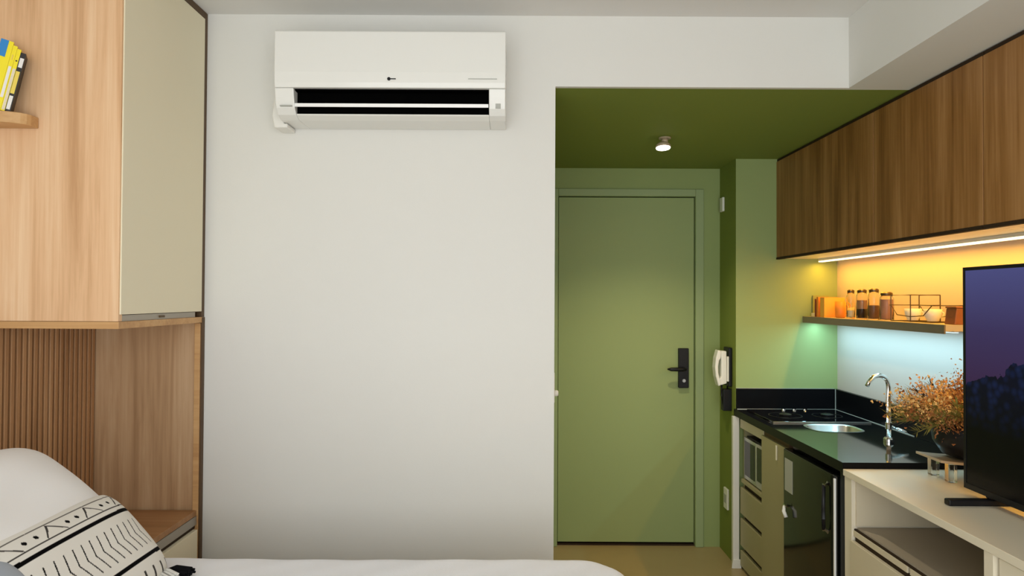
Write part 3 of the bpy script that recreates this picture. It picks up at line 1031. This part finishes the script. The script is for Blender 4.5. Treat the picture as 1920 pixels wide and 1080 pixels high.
m_ = MB()
rs = [superell(m_.bm, SKA + 0.004, SKB + 0.004, CZ1 + 0.0012), superell(m_.bm, SKA - 0.004, SKB - 0.004, CZ1 + 0.0018),
      superell(m_.bm, SKA - 0.010, SKB - 0.010, CZ1 - 0.004), superell(m_.bm, SKA - 0.018, SKB - 0.018, CZ1 - 0.13),
      superell(m_.bm, SKA - 0.05, SKB - 0.05, CZ1 - 0.15), superell(m_.bm, 0.02, 0.02, CZ1 - 0.155)]
for a, b_ in zip(rs, rs[1:]):
    for i in range(40):
        m_.bm.faces.new((a[i], a[(i + 1) % 40], b_[(i + 1) % 40], b_[i]))
m_.bm.faces.new(rs[-1])
bmesh.ops.recalc_face_normals(m_.bm, faces=m_.bm.faces)
m_.build('bowl', 'steel', sk, smooth=True)
MB().lathe([(0.024, 0), (0.024, 0.003), (0.015, 0.004)], (SKX, SKY, CZ1 - 0.1545), 18).build('drain', 'chrome', sk)

ck = thing('cooktop', (1.56, 3.6, CZ1), 'black glass cooktop at the far end of the counter', 'cooktop')
box('glass_plate', 'black_glass', (1.31, 1.80, 3.43, 3.81, CZ1 + 0.0003, CZ1 + 0.008), ck, 0.002)
box('front_trim', 'steel', (1.31, 1.80, 3.422, 3.4295, CZ1 + 0.0003, CZ1 + 0.007), ck)
for (x, y, r) in ((1.44, 3.60, 0.085), (1.66, 3.60, 0.075)):
    bu = MB()
    bu.lathe([(r, 0), (r, 0.002), (r * 0.94, 0.002), (r * 0.94, 0)], (x, y, CZ1 + 0.0082), 36, cap=False)
    bu.build('burner_ring', 'black_plastic', ck)
    MB().lathe([(0.03, 0), (0.032, 0.008), (0.02, 0.012)], (x, y, CZ1 + 0.0082), 20).build('burner', 'black_plastic', ck)
for x in (1.50, 1.56, 1.62):
    MB().lathe([(0.011, 0), (0.010, 0.008)], (x, 3.775, CZ1 + 0.0082), 16).build('knob', 'chrome', ck)

fx, fy = 1.648, 2.99
ta = thing('kitchen_tap', (fx, fy, CZ1), 'chrome swan-neck tap behind the sink', 'tap')
MB().lathe([(0.021, 0), (0.021, 0.012), (0.015, 0.02)], (fx, fy, CZ1 + 0.0004), 20).build('base', 'chrome', ta, smooth=False)
R0 = 0.0095
arc = [(fx, fy, CZ1 + 0.015), (fx, fy, CZ1 + 0.24)]
dirx, diry = -0.95, -0.25
for k in range(1, 9):
    a = k * math.pi / 2 / 8
    arc.append((fx + dirx * 0.055 * (1 - math.cos(a)), fy + diry * 0.055 * (1 - math.cos(a)), CZ1 + 0.24 + 0.05 * math.sin(a)))
arc += [(fx + dirx * 0.08, fy + diry * 0.08, CZ1 + 0.284), (fx + dirx * 0.105, fy + diry * 0.105, CZ1 + 0.262), (fx + dirx * 0.115, fy + diry * 0.115, CZ1 + 0.245)]
MB().tube(arc, [R0] * 2 + [R0] * 8 + [R0, R0 * 0.9, R0 * 0.9], 14).build('spout', 'chrome', ta, smooth=True)
MB().lathe([(0.0135, 0), (0.0135, 0.028)], (fx, fy, CZ1 + 0.055), 18).build('collar', 'chrome', ta)
MB().tube([(fx + 0.01, fy - 0.004, CZ1 + 0.066), (fx + 0.03, fy - 0.02, CZ1 + 0.060), (fx + 0.062, fy - 0.045, CZ1 + 0.046)], [0.007, 0.006, 0.004], 10).build('lever', 'chrome', ta, smooth=True)

# ------------------------------------------------------------------ base units
KX = 1.283
bc = thing('drawer_cabinet', (1.56, 3.66, 0), 'beige drawer unit with microwave niche by the green end wall', 'base cabinet')
BY_0, BY_1 = 3.482, 3.838
box('side', 'beige_green_bounce', (KX + 0.02, 1.82, BY_0, BY_0 + 0.018, 0.0, CZ0 - 0.001), bc)
box('side', 'beige_green_bounce', (KX + 0.02, 1.82, BY_1 - 0.018, BY_1, 0.0, CZ0 - 0.001), bc)
box('top_rail', 'sand_laminate', (KX, KX + 0.0195, BY_0, BY_1, 0.785, CZ0 - 0.001), bc, 0.001)
box('niche_floor', 'beige_green_bounce', (KX, 1.82, BY_0 + 0.0185, BY_1 - 0.0185, 0.487, 0.505), bc)
box('back', 'taupe_laminate', (1.80, 1.8195, BY_0 + 0.0185, BY_1 - 0.0185, 0.506, CZ0 - 0.002), bc)
for (z0, z1) in ((0.31, 0.455), (0.132, 0.283), (0.02, 0.105)):
    box('drawer', 'beige_green_bounce', (KX, KX + 0.0195, BY_0 + 0.001, BY_1 - 0.001, z0, z1), bc, 0.0015)
box('drawer_rail', 'dark_gap', (KX + 0.0197, KX + 0.03, BY_0 + 0.0185, BY_1 - 0.0185, 0.02, 0.486), bc)

mw = thing('microwave', (1.5, 3.66, 0.505), 'small dark microwave inside the niche under the counter', 'microwave')
MX = KX + 0.012
box('body', 'black_plastic', (MX + 0.016, 1.66, BY_0 + 0.03, BY_1 - 0.025, 0.507, 0.745), mw, 0.003)
mdr = box('door', 'steel', (MX, MX + 0.0155, BY_0 + 0.14, BY_1 - 0.027, 0.513, 0.74), mw, 0.002)
box('door_window', 'black_glass', (MX - 0.002, MX - 0.0002, BY_0 + 0.162, BY_1 - 0.045, 0.535, 0.722), mdr)
box('control_panel', 'grey_print', (MX, MX + 0.0155, BY_0 + 0.032, BY_0 + 0.138, 0.513, 0.74), mw, 0.002)
box('display', 'black_glass', (MX - 0.002, MX - 0.0002, BY_0 + 0.045, BY_0 + 0.125, 0.55, 0.725), mw)

dc = thing('door_cabinet', (1.56, 3.32, 0), 'narrow beige door unit between the drawers and black fridge', 'base cabinet')
DY0, DY1 = 3.168, 3.479
for (y0, y1) in ((DY0, DY0 + 0.015), (DY1 - 0.015, DY1)):
    box('side', 'taupe_laminate', (KX + 0.0215, 1.82, y0, y1, 0.06, CZ0 - 0.021), dc)
box('bottom', 'taupe_laminate', (KX + 0.0215, 1.82, DY0 + 0.0155, DY1 - 0.0155, 0.06, 0.078), dc)
dd = box('door', 'beige_green_bounce', (KX - 0.012, KX + 0.021, DY0, DY1, 0.06, 0.815), dc, 0.002)
dd['label'] = 'flat beige door'
box('grip_profile', 'dark_wood_edge', (KX + 0.002, KX + 0.0213, DY0, DY1, 0.8155, CZ0 - 0.001), dc)
box('handle', 'cream_card', (KX - 0.019, KX - 0.0125, 3.268, 3.280, 0.735, 0.806), dc, 0.002)
box('plinth', 'dark_gap', (KX + 0.05, 1.82, DY0, DY1, 0.0, 0.059), dc)

cp = thing('corner_guard', (1.262, 3.856, 0), 'white upright post between the green wall and drawer unit', 'post')
box('post', 'white_plastic', (1.245, 1.280, 3.842, YK - 0.001, 0.0, CZ0 - 0.001), cp, 0.003)
MB().prism([(1.235, 0.0), (1.290, 0.0), (1.286, 0.05), (1.243, 0.05)], 'Y', 3.835, 3.8415).build('foot', 'white_plastic', cp, 0.002)

# ------------------------------------------------------------------ fridge
FX = 1.245
FY0, FY1, FZ = 2.650, 3.150, 0.822
fg = thing('mini_fridge', (1.5, 2.9, 0), 'glossy black mini fridge under the black countertop', 'fridge')
box('cabinet', 'black_plastic', (FX + 0.052, 1.80, FY0, FY1, 0.02, FZ - 0.008), fg, 0.005)
# rounded door: profile in xy
pr = [(FX + 0.050, FY0 + 0.002)]
for k in range(7):
    a = math.radians(k * 15)
    pr.append((FX + 0.022 - 0.022 * math.sin(a), FY0 + 0.024 - 0.022 * math.cos(a)))
for k in range(7):
    a = math.radians(90 - k * 15)
    pr.append((FX + 0.022 - 0.022 * math.sin(a), FY1 - 0.024 + 0.022 * math.cos(a)))
pr.append((FX + 0.050, FY1 - 0.002))
fd = smooth_angle(MB().prism(pr, 'Z', 0.05, FZ).build('door', 'black_gloss', fg, 0.006))
# edge trim along the door's near upright, its bright highlight painted as white
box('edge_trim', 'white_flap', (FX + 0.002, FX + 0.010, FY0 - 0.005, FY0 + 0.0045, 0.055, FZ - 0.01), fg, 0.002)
MB().tube([(FX - 0.016, FY0 + 0.045, 0.60), (FX - 0.018, FY0 + 0.045, 0.68), (FX - 0.016, FY0 + 0.045, 0.775)], 0.007, 10).build('handle', 'black_plastic', fd, smooth=True)
MB().tube([(FX - 0.016, FY0 + 0.045, 0.772), (FX + 0.002, FY0 + 0.045, 0.782)], 0.009, 10).build('handle_mount', 'steel', fd, smooth=True)
MB().tube([(FX - 0.016, FY0 + 0.045, 0.602), (FX + 0.002, FY0 + 0.045, 0.592)], 0.009, 10).build('handle_mount', 'steel', fd, smooth=True)
box('pale_patch', 'grey_print', (FX - 0.0012, FX - 0.0002, 3.03, 3.115, 0.64, 0.785), fd)  # pale flat rectangle on the fridge door
lk = MB().tube([(FX - 0.001, 3.09, 0.575), (FX - 0.016, 3.09, 0.575)], 0.011, 14).build('lock', 'chrome', fd, smooth=True)
MB().tube([(FX - 0.014, 3.09, 0.573), (FX - 0.022, 3.075, 0.555), (FX - 0.018, 3.058, 0.532)], [0.006, 0.008, 0.008], 10).build('key', 'white_plastic', fd, smooth=True)
o = MB().box(1.262, 1.82, CY0 + 0.001, CY0 + 0.028, 0.0, CZ0 - 0.001).build('fridge_end_panel', 'black_plastic', bevel=0.001)
tag(o, 'black upright panel between the fridge and cream console', 'panel')

# ------------------------------------------------------------------ console
QX, QY0, QY1, QZ = 1.258, 0.65, 2.598, 0.862
qs = thing('tv_console', (1.55, 1.6, 0), 'long cream console carrying the television', 'console')
box('top', 'cream_laminate', (QX, XR - 0.002, QY0, QY1, QZ - 0.024, QZ), qs, 0.0015)
z1 = QZ - 0.0245
box('side', 'cream_laminate', (QX + 0.006, XR - 0.002, 2.545, QY1, 0.0, z1), qs, 0.001)
box('side', 'cream_laminate', (QX + 0.006, XR - 0.002, QY0, QY0 + 0.04, 0.0, z1), qs, 0.001)
box('partition', 'cream_laminate', (QX + 0.004, XR - 0.002, 1.796, 1.832, 0.0, z1), qs, 0.001)
box('back', 'sand_laminate', (XR - 0.018, XR - 0.0025, 1.8325, 2.5445, 0.0, z1), qs)
box('back', 'sand_laminate', (XR - 0.018, XR - 0.0025, QY0 + 0.0405, 1.7955, 0.0, z1), qs)
box('niche_lining', 'sand_laminate', (QX + 0.02, XR - 0.019, 2.538, 2.5445, 0.665, z1), qs)
box('niche_shelf', 'taupe_laminate', (QX + 0.024, XR - 0.0185, 1.8325, 2.5375, 0.645, 0.66), qs)
box('grip_rail', 'sand_laminate', (QX + 0.012, QX + 0.0235, 2.20, 2.5445, 0.628, 0.649), qs, 0.001)
box('grip_rail', 'sand_laminate', (QX + 0.012, QX + 0.0235, 1.8325, 2.185, 0.628, 0.649), qs, 0.001)
box('grip_gap', 'dark_gap', (QX + 0.015, QX + 0.0235, 1.8325, 2.5445, 0.6492, 0.6545), qs)
box('grip_gap', 'dark_gap', (QX + 0.016, QX + 0.04, 1.8325, 2.5375, 0.600, 0.6275), qs)
box('drawer', 'sand_laminate', (QX, QX + 0.0155, 2.196, 2.5445, 0.06, 0.612), qs, 0.0015)
box('drawer', 'sand_laminate', (QX, QX + 0.0155, 1.8325, 2.190, 0.06, 0.612), qs, 0.0015)
box('plinth', 'dark_gap', (QX + 0.05, XR - 0.02, QY0 + 0.041, 2.5445, 0.0, 0.055), qs)
for (y0, y1) in ((1.24, 1.786), (0.695, 1.235)):
    box('door', 'cream_laminate', (QX + 0.012, QX + 0.03, y0, y1, 0.06, z1 - 0.006), qs, 0.0015)

# ------------------------------------------------------------------ television
TX, TY1, TW, TZ0, TZ1 = 1.478, 2.238, 1.235, 0.893, 1.610
tv = thing('television', (TX + 0.03, TY1 - TW / 2, QZ), 'large flat television standing on the cream console', 'television')
box('casing', 'black_plastic', (TX + 0.004, TX + 0.05, TY1 - TW, TY1, TZ0, TZ1), tv, 0.004)
fm = MB()
e = 0.011
fm.box(TX, TX + 0.0038, TY1 - TW, TY1 - TW + e, TZ0, TZ1)
fm.box(TX, TX + 0.0038, TY1 - e, TY1, TZ0, TZ1)
fm.box(TX, TX + 0.0038, TY1 - TW + e, TY1 - e, TZ1 - e, TZ1)
fm.box(TX, TX + 0.0038, TY1 - TW + e, TY1 - e, TZ0, TZ0 + 0.018)
fm.build('bezel', 'black_plastic', tv)

sm, nt, b = new_mat('tv_picture')
N, L = nt.nodes, nt.links
tc = N.new('ShaderNodeTexCoord')
sxyz = N.new('ShaderNodeSeparateXYZ')
L.new(tc.outputs['Generated'], sxyz.inputs[0])


def math_n(op, a=None, b_=None, v0=None, v1=None):
    n_ = N.new('ShaderNodeMath')
    n_.operation = op
    if a is not None:
        L.new(a, n_.inputs[0])
    elif v0 is not None:
        n_.inputs[0].default_value = v0
    if b_ is not None:
        L.new(b_, n_.inputs[1])
    elif v1 is not None:
        n_.inputs[1].default_value = v1
    return n_.outputs[0]


sky = N.new('ShaderNodeValToRGB')
el = sky.color_ramp.elements
el[0].position = 0.40
el[0].color = s2l((62, 36, 68))
el[1].position = 1.0
el[1].color = s2l((84, 86, 140))
k_ = el.new(0.72)
k_.color = s2l((66, 56, 100))
L.new(sxyz.outputs['Z'], sky.inputs[0])
n1 = N.new('ShaderNodeTexNoise')
n1.inputs['Scale'].default_value = 9
n1.inputs['Detail'].default_value = 5
mpn = N.new('ShaderNodeMapping')
mpn.inputs['Scale'].default_value = (1, 1.7, 1)
L.new(tc.outputs['Generated'], mpn.inputs[0])
L.new(mpn.outputs[0], n1.inputs['Vector'])
# ridge: higher towards the middle of the screen
dist = math_n('SUBTRACT', None, sxyz.outputs['Y'], v0=1.0)          # 0 at far edge
rise = math_n('MULTIPLY', math_n('MINIMUM', dist, None, v1=0.35), None, v1=0.62)
jit = math_n('MULTIPLY', math_n('SUBTRACT', n1.outputs['Fac'], None, v1=0.5), None, v1=0.16)
ridge = math_n('ADD', math_n('ADD', rise, jit), None, v1=0.465)
below = math_n('GREATER_THAN', ridge, sxyz.outputs['Z'])
vor = N.new('ShaderNodeTexVoronoi')
vor.inputs['Scale'].default_value = 26
L.new(mpn.outputs[0], vor.inputs['Vector'])
hill = N.new('ShaderNodeValToRGB')
hl = hill.color_ramp.elements
hl[0].position = 0.0
hl[0].color = s2l((24, 38, 80))
hl[1].position = 0.65
hl[1].color = s2l((8, 11, 32))
L.new(vor.outputs['Distance'], hill.inputs[0])
fade = N.new('ShaderNodeMapRange')
fade.inputs['From Min'].default_value = 0.26
fade.inputs['From Max'].default_value = 0.50
L.new(sxyz.outputs['Z'], fade.inputs['Value'])
hm_ = N.new('ShaderNodeMixRGB')
hm_.inputs[1].default_value = (0.0006, 0.0006, 0.001, 1)
L.new(fade.outputs[0], hm_.inputs[0])
L.new(hill.outputs[0], hm_.inputs[2])
fin = N.new('ShaderNodeMixRGB')
L.new(below, fin.inputs[0])
L.new(sky.outputs[0], fin.inputs[1])
L.new(hm_.outputs[0], fin.inputs[2])
b.inputs['Base Color'].default_value = (0.002, 0.002, 0.003, 1)
b.inputs['Roughness'].default_value = 0.25
b.inputs['Specular IOR Level'].default_value = 0.15
L.new(fin.outputs[0], b.inputs['Emission Color'])
b.inputs['Emission Strength'].default_value = 0.75
box('screen', sm, (TX + 0.0015, TX + 0.0039, TY1 - TW + e, TY1 - e, TZ0 + 0.018, TZ1 - e), tv)
for y in (2.143, TY1 - TW + 0.10):
    ft = MB()
    ft.box(1.361, 1.64, y - 0.014, y + 0.014, QZ + 0.0005, QZ + 0.020)
    ft.box(TX + 0.012, TX + 0.042, y - 0.012, y + 0.012, QZ + 0.0203, TZ0 + 0.004)
    ft.build('foot', 'black_plastic', tv, 0.004)

# ------------------------------------------------------------------ plant stand, pot, dried flowers
PX, PY = 1.665, 2.465
st = thing('plant_riser', (PX, PY, QZ), 'curved tan riser on clear feet holding the black pot', 'stand')
tp = []
for k in range(13):
    a = -1 + 2 * k / 12
    tp.append((PX + 0.165 * a, QZ + 0.070 + 0.012 * a * a))
MB().prism(tp + [(p[0], p[1] - 0.009) for p in tp[::-1]], 'Y', PY - 0.075, PY + 0.075).build('top', 'tan_tray', st, 0.001)
for sx_ in (-0.115, 0.115):
    for sy_ in (-0.05, 0.05):
        zt = QZ + 0.070 + 0.012 * (sx_ / 0.165) ** 2 - 0.0095
        MB().box(PX + sx_ - 0.014, PX + sx_ + 0.014, PY + sy_ - 0.014, PY + sy_ + 0.014, QZ + 0.0005, zt).build('foot', 'acrylic', st, 0.002)

ZP = QZ + 0.0745
fp = thing('dried_flower_pot', (PX, PY, ZP), 'black pot of dried orange and olive flowers beside the television', 'potted plant')
MB().lathe([(0.065, 0), (0.10, 0.012), (0.128, 0.055), (0.134, 0.10), (0.130, 0.128), (0.124, 0.128), (0.126, 0.10), (0.11, 0.06), (0.001, 0.05)],
           (PX, PY, ZP), 36, cap=False).build('pot', 'black_plastic', fp, smooth=True)
MB().lathe([(0.106, 0), (0.106, 0.006)], (PX, PY, ZP + 0.105), 30).build('soil', 'dark_stem', fp)


def spray(seed, az, el_, length, mat, kind):
    rng = random.Random(seed)
    d = Vector((math.cos(az) * math.cos(el_), math.sin(az) * math.cos(el_), math.sin(el_)))
    p0 = Vector((PX + 0.08 * math.cos(az), PY + 0.08 * math.sin(az), ZP + 0.112))
    p2 = p0 + d * length
    p1 = (p0 + p2) / 2 + Vector((0, 0, 0.02))
    if p2.x > XR - 0.03:
        p2.x = XR - 0.03
    p2.y = max(p2.y, 2.27)
    p1.y = max(p1.y, 2.27)
    p1.x = min(p1.x, XR - 0.03)
    root = MB().tube([p0, p1, p2], [0.0016, 0.0013, 0.0008], 5).build('flower_stem', 'dark_stem' if kind != 'leaf' else 'dried_olive', fp)
    mb = MB()
    bm = mb.bm
    n = 150 if kind == 'flower' else 46
    for k in range(n):
        t_ = rng.uniform(0.42, 1.0) if kind == 'flower' else rng.uniform(0.2, 1.0)
        base = p0.lerp(p1, t_ * 2) if t_ < 0.5 else p1.lerp(p2, t_ * 2 - 1)
        if kind == 'flower':
            off = Vector((rng.gauss(0, 1), rng.gauss(0, 1), rng.gauss(0, 1))) * 0.018 * (0.5 + t_)
            c = base + off
            r = rng.uniform(0.0035, 0.0082)
            ax = [Vector((rng.gauss(0, 1), rng.gauss(0, 1), rng.gauss(0, 1))).normalized() * r for _ in range(4)]
            vv = [bm.verts.new(c + a) for a in ax]
            for tri in ((0, 1, 2), (0, 2, 3), (0, 3, 1), (1, 3, 2)):
                bm.faces.new([vv[i] for i in tri])
        else:
            side = Vector((rng.gauss(0, 1), rng.gauss(0, 1), rng.gauss(0, 1))).normalized()
            ld_ = (d * 0.9 + side * 0.6).normalized()
            ln = rng.uniform(0.025, 0.055)
            wv = ld_.cross(Vector((0.3, 0.5, 0.8))).normalized() * rng.uniform(0.0012, 0.0024)
            tw = ld_.cross(wv).normalized() * 0.0008
            a0, a1 = base + wv, base - wv
            v0, v1, v2, v3 = bm.verts.new(base), bm.verts.new(base + ld_ * ln * 0.5 + wv), bm.verts.new(base + ld_ * ln), bm.verts.new(base + ld_ * ln * 0.5 - wv + tw)
            bm.faces.new((v0, v1, v2, v3))
    for v in bm.verts:
        v.co.x = min(v.co.x, XR - 0.024)
        v.co.y = max(v.co.y, 2.255)
    mb.build('blossom' if kind == 'flower' else 'leaves', mat, root)


rg = random.Random(21)
fm_ = ['dried_orange', 'dried_gold', 'dried_orange', 'dried_rust', 'dried_gold']
for k in range(64):
    az = rg.uniform(0, 2 * math.pi)
    el_ = rg.uniform(0.15, 1.45)
    ln = rg.uniform(0.11, 0.185)
    if math.cos(az) < -0.2:
        ln *= 1.0 + 0.12 * (1 - el_ / 1.4)
    spray(100 + k, az, el_, ln, fm_[k % 5] if el_ > 0.3 else 'dried_rust', 'flower')
for k in range(26):
    az = math.pi + rg.uniform(-1.2, 1.2)
    spray(300 + k, az, rg.uniform(-0.05, 0.55), rg.uniform(0.14, 0.20), 'dried_olive', 'leaf')
for k in range(8):
    spray(400 + k, rg.uniform(0, 6.28), rg.uniform(0.4, 1.4), rg.uniform(0.12, 0.18), 'dark_stem', 'leaf')
